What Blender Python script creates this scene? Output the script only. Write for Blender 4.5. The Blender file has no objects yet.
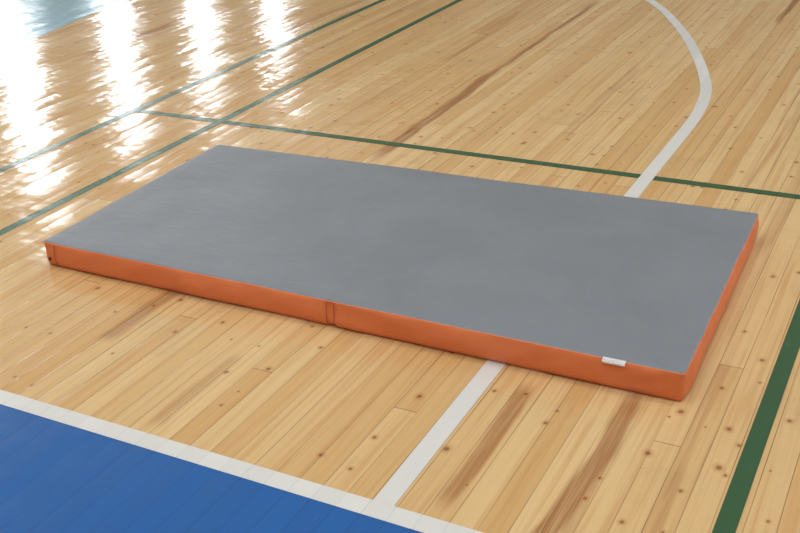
import bpy, math, bmesh, random
import numpy as np
from mathutils import Matrix, Vector, noise
scn=bpy.context.scene
scn.view_settings.view_transform='Standard'
F,H,YAW,PIT,ROL=1064.39,1.422,0.4991,0.4528,-0.0502
def camaxes():
    f=np.array([-math.sin(YAW)*math.cos(PIT), math.cos(YAW)*math.cos(PIT), -math.sin(PIT)])
    r=np.array([math.cos(YAW),math.sin(YAW),0.]); u=np.cross(r,f)
    return r*math.cos(ROL)+u*math.sin(ROL), -r*math.sin(ROL)+u*math.cos(ROL), f
r,u,f=camaxes()
cd=bpy.data.cameras.new('camera'); cam=bpy.data.objects.new('camera',cd); scn.collection.objects.link(cam)
cd.sensor_width=36; cd.lens=F*36/800
cam.matrix_world=Matrix(((r[0],u[0],-f[0],0),(r[1],u[1],-f[1],0),(r[2],u[2],-f[2],H),(0,0,0,1))); scn.camera=cam

def lin(c):
    return tuple(((v/255)/12.92 if v/255<=.04045 else (((v/255)+.055)/1.055)**2.4) for v in c)+(1,)
class NT:
    def __init__(s,name):
        s.mat=bpy.data.materials.new(name); s.mat.use_nodes=True; s.t=s.mat.node_tree
        s.b=s.t.nodes['Principled BSDF']
    def n(s,ty,**k):
        x=s.t.nodes.new(ty)
        for a,v in k.items(): setattr(x,a,v)
        return x
    def put(s,inp,v):
        if v is None: return
        if isinstance(v,bpy.types.NodeSocket): s.t.links.new(v,inp)
        else: inp.default_value=v
    def m(s,op,a,b=None,c=None,clamp=False):
        x=s.n('ShaderNodeMath',operation=op,use_clamp=clamp)
        s.put(x.inputs[0],a); s.put(x.inputs[1],b); s.put(x.inputs[2],c); return x.outputs[0]
    def comb(s,x,y,z):
        k=s.n('ShaderNodeCombineXYZ'); s.put(k.inputs[0],x); s.put(k.inputs[1],y); s.put(k.inputs[2],z); return k.outputs[0]
    def mix(s,f,a,b,bt='MIX'):
        k=s.n('ShaderNodeMix',data_type='RGBA',blend_type=bt); s.put(k.inputs[0],f); s.put(k.inputs[6],a); s.put(k.inputs[7],b); return k.outputs[2]
    def noise(s,v,scale,detail=2,rough=.5,dist=0):
        k=s.n('ShaderNodeTexNoise'); s.put(k.inputs['Vector'],v); k.inputs['Scale'].default_value=scale; k.inputs['Detail'].default_value=detail
        k.inputs['Roughness'].default_value=rough; k.inputs['Distortion'].default_value=dist; return k.outputs[0]
    def ss(s,v,a,b,o0=0,o1=1):
        k=s.n('ShaderNodeMapRange',interpolation_type='SMOOTHSTEP'); s.put(k.inputs[0],v)
        k.inputs[1].default_value=a;k.inputs[2].default_value=b;k.inputs[3].default_value=o0;k.inputs[4].default_value=o1; return k.outputs[0]
BW=0.06
def boards(N,seamd=.0002):
    g=N.n('ShaderNodeNewGeometry'); sp=N.n('ShaderNodeSeparateXYZ'); N.put(sp.inputs[0],g.outputs['Position'])
    x,y=sp.outputs[0],sp.outputs[1]
    xs=N.m('DIVIDE',N.m('ADD',x,50.018),BW); idx=N.m('FLOOR',xs); fx=N.m('FRACT',xs)
    wn=N.n('ShaderNodeTexWhiteNoise',noise_dimensions='1D'); N.put(wn.inputs['W'],idx); r1=wn.outputs[0]
    ys=N.m('DIVIDE',N.m('ADD',y,N.m('MULTIPLY',r1,9.0)),4.6); iy=N.m('FLOOR',ys); fy=N.m('FRACT',ys)
    wn2=N.n('ShaderNodeTexWhiteNoise',noise_dimensions='2D'); N.put(wn2.inputs['Vector'],N.comb(idx,iy,0)); 
    sc=N.n('ShaderNodeSeparateColor'); N.put(sc.inputs[0],wn2.outputs['Color'])
    edge=N.m('MINIMUM',fx,N.m('SUBTRACT',1.0,fx))
    seamw=N.noise(N.comb(N.m('MULTIPLY',idx,3.3),N.m('MULTIPLY',y,1.2),0),1.0,2)
    seam=N.m('MULTIPLY',N.ss(edge,0.008,0.026,1,0),N.ss(seamw,0.35,0.65,0.15,1.0))
    ey=N.m('MINIMUM',fy,N.m('SUBTRACT',1.0,fy)); seam=N.m('MAXIMUM',seam,N.ss(ey,0.0002,0.00045,0.6,0))
    tilt=N.m('MULTIPLY',N.m('MULTIPLY',N.m('SUBTRACT',sc.outputs[0],.5),0.0026),N.m('SUBTRACT',fx,.5))
    cup=N.m('MULTIPLY',N.m('MULTIPLY',edge,N.m('SUBTRACT',1.0,edge)),0.0008)
    wav=N.m('MULTIPLY',N.noise(N.comb(N.m('MULTIPLY',idx,5.1),N.m('MULTIPLY',y,3.6),N.m('MULTIPLY',x,2.)),1.0,3,.55),0.007)
    h=N.m('ADD',N.m('ADD',tilt,cup),wav)
    h=N.m('SUBTRACT',h,N.m('MULTIPLY',seam,seamd))
    bp=N.n('ShaderNodeBump'); bp.inputs['Strength'].default_value=1; bp.inputs['Distance'].default_value=1.0; N.put(bp.inputs['Height'],h)
    return dict(x=x,y=y,idx=idx,fx=fx,r=sc.outputs[0],g=sc.outputs[1],b=sc.outputs[2],r1=r1,seam=seam,bump=bp.outputs[0])
def floor_mat():
    N=NT('varnished_pine_boards'); B=boards(N); x,y=B['x'],B['y']
    base=N.mix(B['r'],lin((210,170,114)),lin((224,191,138)))
    base=N.mix(N.m('MULTIPLY',N.ss(B['g'],.4,1.),0.4),base,lin((202,153,94)))
    gv=N.comb(N.m('MULTIPLY',x,70.),N.m('MULTIPLY',y,1.6),N.m('MULTIPLY',B['idx'],3.7))
    gr=N.noise(gv,1.0,4,.6,.6)
    base=N.mix(N.ss(gr,.42,.75,0,.45),base,lin((186,132,76)))
    gv2=N.comb(N.m('MULTIPLY',x,22.),N.m('MULTIPLY',y,.7),N.m('MULTIPLY',B['idx'],9.1))
    base=N.mix(N.ss(N.noise(gv2,1.0,3,.5,1.2),.52,.72,0,.35),base,lin((194,138,80)))
    hw=N.m('MULTIPLY',N.ss(B['b'],.92,.99),N.ss(N.noise(gv2,1.0,3,.5,1.2),.4,.65,0,.5))
    base=N.mix(hw,base,lin((158,104,60)))
    def streak(x0,w,y0,y1,s,slope=0.):
        xc=N.m('ADD',N.m('SUBTRACT',x,x0),N.m('MULTIPLY',N.m('SUBTRACT',y,y0),-slope))
        xc=N.m('ADD',xc,N.m('MULTIPLY',N.m('SUBTRACT',N.noise(N.comb(0,N.m('MULTIPLY',y,3.),x0),1.,2),.5),w))
        a=N.ss(N.m('ABSOLUTE',xc),w*.3,w*.6,1,0)
        ym=(y0+y1)/2; hl=(y1-y0)/2
        b=N.ss(N.m('ABSOLUTE',N.m('SUBTRACT',y,ym)),hl*.7,hl,1,0)
        c=N.ss(gr,.25,.6,.4,1)
        return N.m('MULTIPLY',N.m('MULTIPLY',a,b),N.m('MULTIPLY',c,s))
    for a in [(-1.93,.06,3.3,4.7,.8,-.02),(-1.96,.035,4.4,6.3,.75,0),(-1.945,.06,1.83,2.2,.55,0),(-.585,.05,1.45,2.2,.75,.06),(-.80,.045,1.56,2.12,.65,.0),
              (-.88,.04,5.9,7.2,.8,0),(-4.2,.07,4.2,5.5,.6,0),(-3.4,.06,4.6,6.,.4,0),(-1.55,.05,1.55,1.95,.3,0),(-.42,.05,3.,4.2,.3,0),(-1.34,.05,3.8,5.,.3,0)]:
        base=N.mix(streak(*a),base,lin((148,88,44)))
    for sc_,off,th,k0,k1 in ((7.,0.,.74,.04,.026),(12.,4.3,.79,.055,.035)):
        v=N.n('ShaderNodeTexVoronoi',voronoi_dimensions='2D'); v.inputs['Scale'].default_value=1.0
        N.put(v.inputs['Vector'],N.comb(N.m('ADD',N.m('MULTIPLY',x,sc_),off),N.m('MULTIPLY',y,sc_*.8),0))
        s2=N.n('ShaderNodeSeparateColor'); N.put(s2.inputs[0],v.outputs['Color'])
        on=N.m('GREATER_THAN',s2.outputs[0],th)
        rr=N.m('DIVIDE',v.outputs['Distance'],N.m('ADD',N.m('MULTIPLY',s2.outputs[1],k0),k1))
        halo=N.m('MULTIPLY',N.m('MULTIPLY',N.ss(rr,.8,2.2,1,0),on),.4)
        core=N.m('MULTIPLY',N.m('MULTIPLY',N.ss(rr,.4,1.,1,0),on),.75)
        base=N.mix(halo,base,lin((184,126,72))); base=N.mix(core,base,lin((124,74,42)))
    sv=N.noise(N.comb(N.m('MULTIPLY',x,3.),N.m('MULTIPLY',y,3.),0),1.,5,.7)
    base=N.mix(N.ss(sv,.5,.8,0,.25),base,lin((160,140,108)))
    sf=N.noise(N.comb(N.m('MULTIPLY',x,9.),N.m('MULTIPLY',y,14.),4.),1.,3,.6,2.)
    base=N.mix(N.m('MULTIPLY',N.ss(N.m('ABSOLUTE',N.m('SUBTRACT',sf,.5)),.0,.004,.4,0),N.ss(sv,.56,.64)),base,lin((70,58,48)))
    base=N.mix(N.m('MULTIPLY',B['seam'],.85),base,lin((76,52,32)))
    N.put(N.b.inputs['Base Color'],base)
    N.put(N.b.inputs['Roughness'],N.ss(sv,.3,.8,.10,.18))
    N.b.inputs['IOR'].default_value=1.5
    N.put(N.b.inputs['Normal'],B['bump'])
    return N.mat
def paint_mat(name,rgb,seamc,wear=.12,sk=.5):
    N=NT(name); B=boards(N,.00003)
    c=N.mix(N.m('MULTIPLY',B['r'],.3),lin(rgb),lin(tuple(v*.88 for v in rgb)))
    wn=N.noise(N.comb(N.m('MULTIPLY',B['x'],40.),N.m('MULTIPLY',B['y'],8.),0),1.,5,.7)
    c=N.mix(N.ss(wn,.6,.75,0,wear),c,lin((170,135,95)))
    c=N.mix(N.m('MULTIPLY',B['seam'],sk),c,lin(seamc))
    N.put(N.b.inputs['Base Color'],c); N.b.inputs['Roughness'].default_value=.22; N.put(N.b.inputs['Normal'],B['bump']); return N.mat
def mesh(name,vs,fs,mat=None,parent=None):
    me=bpy.data.meshes.new(name); me.from_pydata(vs,[],fs); me.update(); o=bpy.data.objects.new(name,me); scn.collection.objects.link(o)
    if mat: me.materials.append(mat)
    if parent: o.parent=parent
    return o
def boxes(name,lst,mat,parent=None):
    vs=[];fs=[]
    for (x0,x1,y0,y1,z0,z1) in lst:
        b=len(vs); vs+=[(x0,y0,z0),(x1,y0,z0),(x1,y1,z0),(x0,y1,z0),(x0,y0,z1),(x1,y0,z1),(x1,y1,z1),(x0,y1,z1)]
        fs+=[tuple(b+i for i in q) for q in ((0,3,2,1),(4,5,6,7),(0,1,5,4),(1,2,6,5),(2,3,7,6),(3,0,4,7))]
    return mesh(name,vs,fs,mat,parent)
XL,XR,YN,YF,ZC=-17.,3.,-3.,31.,8.
mesh('floor',[(XL,YN,0),(XR,YN,0),(XR,YF,0),(XL,YF,0)],[(0,1,2,3)],floor_mat())
white=paint_mat('white_line_paint',(222,220,214),(150,140,128),.12,.3)
green=paint_mat('green_line_paint',(54,92,60),(30,50,30))
blue=paint_mat('blue_floor_paint',(34,96,164),(18,46,90),.05,.6)
teal=paint_mat('glare_lightened_blue_paint',(120,165,178),(80,110,120),.1)  # blue key paint, with the glare wash put into a lighter colour
def rects(name,lst,z,mat): 
    vs=[];fs=[]
    for a,b,c,d in lst:
        k=len(vs); vs+=[(a,c,z),(b,c,z),(b,d,z),(a,d,z)]; fs.append((k,k+1,k+2,k+3))
    return mesh(name,vs,fs,mat)
EY=1.5218
rects('blue_border_paint',[(XL,XR,YN,EY-.02)],.0004,blue)
rects('court_end_line',[(-14.7,.36,EY-.027,EY+.023)],.0012,white)
rects('badminton_court_lines',[(-2.808,-2.768,-1.2,12.2),(-3.28,-3.24,-1.2,12.2),(-.272,-.230,-1.2,3.53)],.0008,green)
rects('badminton_service_line',[(-3.28,2.7,3.529,3.569)],.0010,green)
pts=[(-.91,EY+.023),(-.912,2.4),(-.910,3.4),(-.907,4.1),(-.915,4.35),(-.94,4.58),(-.99,4.8),(-1.10,5.14),(-1.279,5.6),(-1.513,6.086),(-1.69,6.38)]
a0=math.atan2(6.38-3.35,-1.69+7.16); R0=math.hypot(6.38-3.35,-1.69+7.16)
pts+=[(-7.16+R0*math.cos(a),3.35+R0*math.sin(a)) for a in np.linspace(a0,math.pi-a0,40)[1:]]
def cr(P,n=8):
    o=[]
    for i in range(len(P)-1):
        p0,p1,p2,p3=[np.array(P[max(0,min(len(P)-1,i+k))]) for k in (-1,0,1,2)]
        for t in np.linspace(0,1,n,endpoint=False): o.append(.5*(2*p1+(p2-p0)*t+(2*p0-5*p1+4*p2-p3)*t*t+(3*p1-p0-3*p2+p3)*t**3))
    o.append(np.array(P[-1])); return o
def strip(name,P,w,z,mat):
    vs=[];fs=[]
    for i,p in enumerate(P):
        t=P[min(i+1,len(P)-1)]-P[max(i-1,0)]; t=t/np.linalg.norm(t); n=np.array([-t[1],t[0]])*w/2
        vs+=[(p[0]+n[0],p[1]+n[1],z),(p[0]-n[0],p[1]-n[1],z)]
        if i: k=2*i; fs.append((k-2,k-1,k+1,k))
    return mesh(name,vs,fs,mat)
strip('three_point_line',cr(pts),.05,.0014,white)
ky0,ky1=EY+.02,EY+5.8
mesh('key_area_paint',[(-10.16,ky0,.0004),(-4.16,ky0,.0004),(-5.36,ky1,.0004),(-8.96,ky1,.0004)],[(0,1,2,3)],teal)

# ---------- gym mat
mat_e=bpy.data.objects.new('gym_mat',None); scn.collection.objects.link(mat_e)
HT=.083
C=[(-2.4462,2.1563),(-.4366,2.1606),(-.4580,3.1695),(-2.4680,3.1115)]
def Q0(s,t):
    return np.array(C[0])*(1-s)*(1-t)+np.array(C[1])*s*(1-t)+np.array(C[2])*s*t+np.array(C[3])*(1-s)*t
def Q(s,t):
    p=Q0(s,t); c=Q0(.5,.5)
    ds=min(s,1-s)*2.0; dt=min(t,1-t)*1.0; R=.010
    if ds<R and dt<R:
        a=np.array([R-ds,R-dt]); L=np.hypot(*a)
        m_=max(a[0],a[1]); k=m_/L if L>0 else 1
        e1=np.array([1,0.]) if s<.5 else np.array([-1,0.]); e2=np.array([0,1.]) if t<.5 else np.array([0,-1.])
        p=p+e1*(a[0]*(1-k))+e2*(a[1]*(1-k))
    w=noise.noise(Vector((s*6,t*4,7)))*.004+noise.noise(Vector((s*22,t*12,2)))*.0015
    e=min(ds,dt)
    return p+(c-p)/np.linalg.norm(c-p+1e-9)*w*math.exp(-e*8)
def fabric(name,rgb,rgb2,wr,rough,fineh=.0002,crease=.0008,cs=.07,finec=.12):
    N=NT(name); tc=N.n('ShaderNodeNewGeometry').outputs['Position']
    big=N.noise(tc,3.,4,.6,.5); fine=N.noise(tc,260.,2,.6)
    c=N.mix(N.ss(big,.3,.7),lin(rgb),lin(rgb2)); c=N.mix(N.ss(fine,.4,.7,0,finec),c,lin(tuple(v*.8 for v in rgb)))
    N.put(N.b.inputs['Base Color'],c); N.b.inputs['Roughness'].default_value=rough
    mp=N.n('ShaderNodeMapping'); mp.inputs['Rotation'].default_value=(0,0,.5); mp.inputs['Scale'].default_value=(1,1.8,1); N.put(mp.inputs[0],tc)
    w=N.noise(mp.outputs[0],7.,3,.5,1.)
    cr_=N.m('ABSOLUTE',N.m('SUBTRACT',N.noise(mp.outputs[0],3.,2,.5,1.2),.5))
    h=N.m('ADD',N.m('MULTIPLY',w,wr),N.m('MULTIPLY',fine,fineh)); h=N.m('ADD',h,N.m('MULTIPLY',N.ss(cr_,0,cs),crease))
    bp=N.n('ShaderNodeBump'); bp.inputs['Distance'].default_value=1; N.put(bp.inputs['Height'],h); N.put(N.b.inputs['Normal'],bp.outputs[0]); return N.mat
gray=fabric('gray_vinyl_fabric',(122,126,131),(129,133,138),.003,.48,fineh=.00025,crease=.0003,finec=.16)
orange=fabric('orange_vinyl_fabric',(230,120,66),(238,130,76),.006,.5,crease=0,finec=.06)
dark=fabric('dark_orange_binding',(176,84,44),(184,92,50),.001,.6)
NX,NY,NS=240,120,12
vs=[];idx={}
def hz(p,e):
    n=noise.noise(Vector((p[0]*3.1,p[1]*3.1,0)))*.0035+noise.noise(Vector((p[0]*9,p[1]*6,3)))*.0014+noise.noise(Vector((p[0]*20+p[1]*9,p[1]*13,9)))*.0012*math.exp(-e*5)
    return HT+n*min(1,.3+e*8)+.0035*min(1,e*22)**.5-.002
for j in range(NY+1):
    for i in range(NX+1):
        s,t=i/NX,j/NY; p=Q(s,t); e=min(s*2,2-s*2,t,1-t)
        vs.append((p[0],p[1],hz(p,e))); idx[i,j]=len(vs)-1
fs=[(idx[i,j],idx[i+1,j],idx[i+1,j+1],idx[i,j+1]) for j in range(NY) for i in range(NX)]; ng=len(fs)
per=[(i,0) for i in range(NX)]+[(NX,j) for j in range(NY)]+[(i,NY) for i in range(NX,0,-1)]+[(0,j) for j in range(NY,0,-1)]
prev=[idx[k] for k in per]
acc=[];L=0
for k,(i,j) in enumerate(per):
    acc.append(L); a=Q(i/NX,j/NY); b=Q(*[per[(k+1)%len(per)][0]/NX,per[(k+1)%len(per)][1]/NY]); L+=np.linalg.norm(b-a)
def outn(i,j):
    e1=(np.array(C[1])-C[0]); e2=(np.array(C[3])-C[0]); e1=e1/np.linalg.norm(e1); e2=e2/np.linalg.norm(e2); n=np.zeros(2)
    if j==0:n=n-e2
    if j==NY:n=n+e2
    if i==0:n=n-e1
    if i==NX:n=n+e1
    return n/np.linalg.norm(n)
FS=.522
zt=[vs[idx[k]][2] for k in per]
for q in range(1,NS+1):
    v=q/NS; cur=[]
    for k,(i,j) in enumerate(per):
        p=Q(i/NX,j/NY); n=outn(i,j)
        cd_=min(i/NX*2,2-i/NX*2) if j in(0,NY) else min(j/NY,1-j/NY)
        bul=.008*math.sin(math.pi*v)**.7*min(1,cd_*12+.15)
        bul+=(noise.noise(Vector((acc[k]*6,v*1.2,1)))*.008+noise.noise(Vector((acc[k]*16+v*2,v*1.5,5)))*.003)*math.sin(math.pi*v)
        if j==0 and abs(i/NX-FS)<.006: bul-=.005
        o=p+n*(bul-.005*max(0,(v-.85)/.15))
        vs.append((o[0],o[1],max(zt[k]*(1-v),.0)+(.0006 if v>=1 else 0))); cur.append(len(vs)-1)
    m=len(per)
    fs+=[(prev[k],cur[k],cur[(k+1)%m],prev[(k+1)%m]) for k in range(m)]
    prev=cur
fs.append(tuple(reversed(prev)))
o=mesh('mat_cover',vs,fs,gray,mat_e); o.data.materials.append(orange)
for k,pl in enumerate(o.data.polygons):
    pl.material_index=0 if k<ng else 1; pl.use_smooth=True
def tube(name,P,rad,mat,closed=False):
    cu=bpy.data.curves.new(name,'CURVE'); cu.dimensions='3D'; s=cu.splines.new('POLY'); s.points.add(len(P)-1)
    for a,p in zip(s.points,P): a.co=(*p,1)
    s.use_cyclic_u=closed; cu.bevel_depth=rad; cu.bevel_resolution=2; cu.materials.append(mat)
    o=bpy.data.objects.new(name,cu); scn.collection.objects.link(o); o.parent=mat_e; return o
tube('top_seam',[(vs[idx[k]][0],vs[idx[k]][1],vs[idx[k]][2]-.0024) for k in per],.0016,orange,True)
def facept(s,v,off):
    p=Q(s,0)+outn(50,0)*(.008*math.sin(math.pi*v)**.7+off); return (p[0],p[1],(HT-.003)*(1-v))
for nm,s in (('fold_seam_a',FS-.006),('fold_seam_b',FS+.006),('end_seam',.024)):
    tube(nm,[facept(s,v,.0003) for v in np.linspace(0.05,.95,9)],.0011,dark)
N=NT('white_tag_cloth'); tc=N.n('ShaderNodeNewGeometry').outputs['Position']; N.put(N.b.inputs['Base Color'],N.mix(N.ss(N.noise(tc,300.,2),.52,.6,0,.5),lin((225,222,218)),lin((150,150,160)))); N.b.inputs['Roughness'].default_value=.7
s0,s1=.902,.930
lv=[];lf=[]
for a,(v,of) in enumerate([(-.005,-.001),(0.01,.005),(.05,.010),(.09,.012)]):
    for s in np.linspace(s0,s1,6):
        p=Q(s,0)+outn(50,0)*of; lv.append((p[0],p[1],HT*(1-v)))
for a in range(3):
    for b in range(5): k=a*6+b; lf.append((k,k+6,k+7,k+1))
lb=mesh('care_label',lv,lf,N.mat,mat_e); lb.modifiers.new('t','SOLIDIFY').thickness=.0008
N=NT('dark_metal_eyelet'); N.put(N.b.inputs['Base Color'],N.mix(N.noise(None,5.),lin((40,34,32)),lin((60,54,50)))); N.b.inputs['Metallic'].default_value=.7; N.b.inputs['Roughness'].default_value=.4; met=N.mat
gv=[];gf=[]
for s in (.014,):
    c=np.array(facept(s,.62,.003)); t=np.array([*( (np.array(C[1])-C[0])/np.linalg.norm(np.array(C[1])-C[0])),0]); n=np.array([*outn(50,0),0]); zz=np.array([0,0,1.])
    base=len(gv)
    for rr,of in ((.001,-.001),(.003,0),(.0045,.0012),(.006,0)):
        for a in range(16): gv.append(tuple(c+t*rr*math.cos(a/16*2*math.pi)+zz*rr*math.sin(a/16*2*math.pi)+n*of))
    for ring in range(3):
        for a in range(16): b0=base+ring*16; gf.append((b0+a,b0+(a+1)%16,b0+16+(a+1)%16,b0+16+a))
    gf.append(tuple(base+a for a in range(16)))
mesh('eyelet',gv,gf,met,mat_e)

# ---------- hall
def wallmat(name,c):
    N=NT(name); tc=N.n('ShaderNodeNewGeometry').outputs['Position']
    N.put(N.b.inputs['Base Color'],N.mix(N.ss(N.noise(tc,1.2,4),.3,.7,0,.3),lin(c),lin(tuple(v*.9 for v in c)))); N.b.inputs['Roughness'].default_value=.8; return N.mat
wm=wallmat('painted_plaster',(192,193,190)); cm=wallmat('ceiling_panels',(202,203,200)); fm=wallmat('window_frame_paint',(225,225,225))
def wall_with_windows(name,xa,xb,wins,z0,z1):
    L=[(xa,xb,YN,YF,0,z0),(xa,xb,YN,YF,z1,ZC)]; e=YN
    for a,b in wins: L.append((xa,xb,e,a,z0,z1)); e=b
    L.append((xa,xb,e,YF,z0,z1)); boxes(name,L,wm)
WL=[(y-.6,y+.6) for y in (9.3,12.4,15.4,18.5,21.6,24.8)]
WR=[(y-1.,y+1.) for y in (-.5,3,6.5,10,13.5,17,20.5)]
wall_with_windows('wall_left',XL-.3,XL,WL,2.5,7.2)
wall_with_windows('wall_right',XR,XR+.3,WR,2.5,7.2)
boxes('wall_back',[(XL-.3,XR+.3,YN-.3,YN,0,ZC)],wm); boxes('wall_far',[(XL-.3,XR+.3,YF,YF+.3,0,ZC)],wm)
boxes('ceiling',[(XL-.3,XR+.3,YN-.3,YF+.3,ZC,ZC+.2)],cm)
def area(name,loc,rot,sx,sy,p,col):
    l=bpy.data.lights.new(name,'AREA'); l.shape='RECTANGLE'; l.size=sx; l.size_y=sy; l.energy=p; l.color=col
    o=bpy.data.objects.new(name,l); o.location=loc; o.rotation_euler=rot; scn.collection.objects.link(o); return o
k=0
for wins,x,sg,pw in ((WL,XL,1,180),(WR,XR,-1,86)):
    for a,b in wins:
        k+=1; xc=x-sg*.15
        L=[(xc-.04,xc+.04,a,a+.06,2.5,7.2),(xc-.04,xc+.04,b-.06,b,2.5,7.2),(xc-.04,xc+.04,a,b,2.5,2.56),(xc-.04,xc+.04,a,b,7.14,7.2),(xc-.03,xc+.03,a,b,4.8,4.86),(xc-.03,xc+.03,(a+b)/2-.03,(a+b)/2+.03,2.5,7.2)]
        boxes('window_%d'%k,L,fm)
        area('daylight_%d'%k,(x-sg*.32,(a+b)/2,4.85),(0,-math.pi/2*sg,0),4.6,b-a-.02,pw,(.90,.95,1))
for i,(lx,ly) in enumerate([(a,b) for a in (-10,-6,-3,0) for b in (-1.5,1.2,3.9)]):  # unseen lamps added for fill, placed clear of the floor reflections
    boxes('added_ceiling_lamp' if i==0 else 'added_ceiling_lamp.%03d'%i,[(lx-.65,lx+.65,ly-.35,ly+.35,ZC-.1,ZC-.03)],fm)
    area('added_fill_light_%d'%i,(lx,ly,ZC-.12),(0,0,0),1.2,.6,43,(1,.98,.95))
w=bpy.data.worlds.new('World'); scn.world=w; w.use_nodes=True
bg=w.node_tree.nodes['Background']; bg.inputs[0].default_value=(.75,.85,1,1); bg.inputs[1].default_value=.8
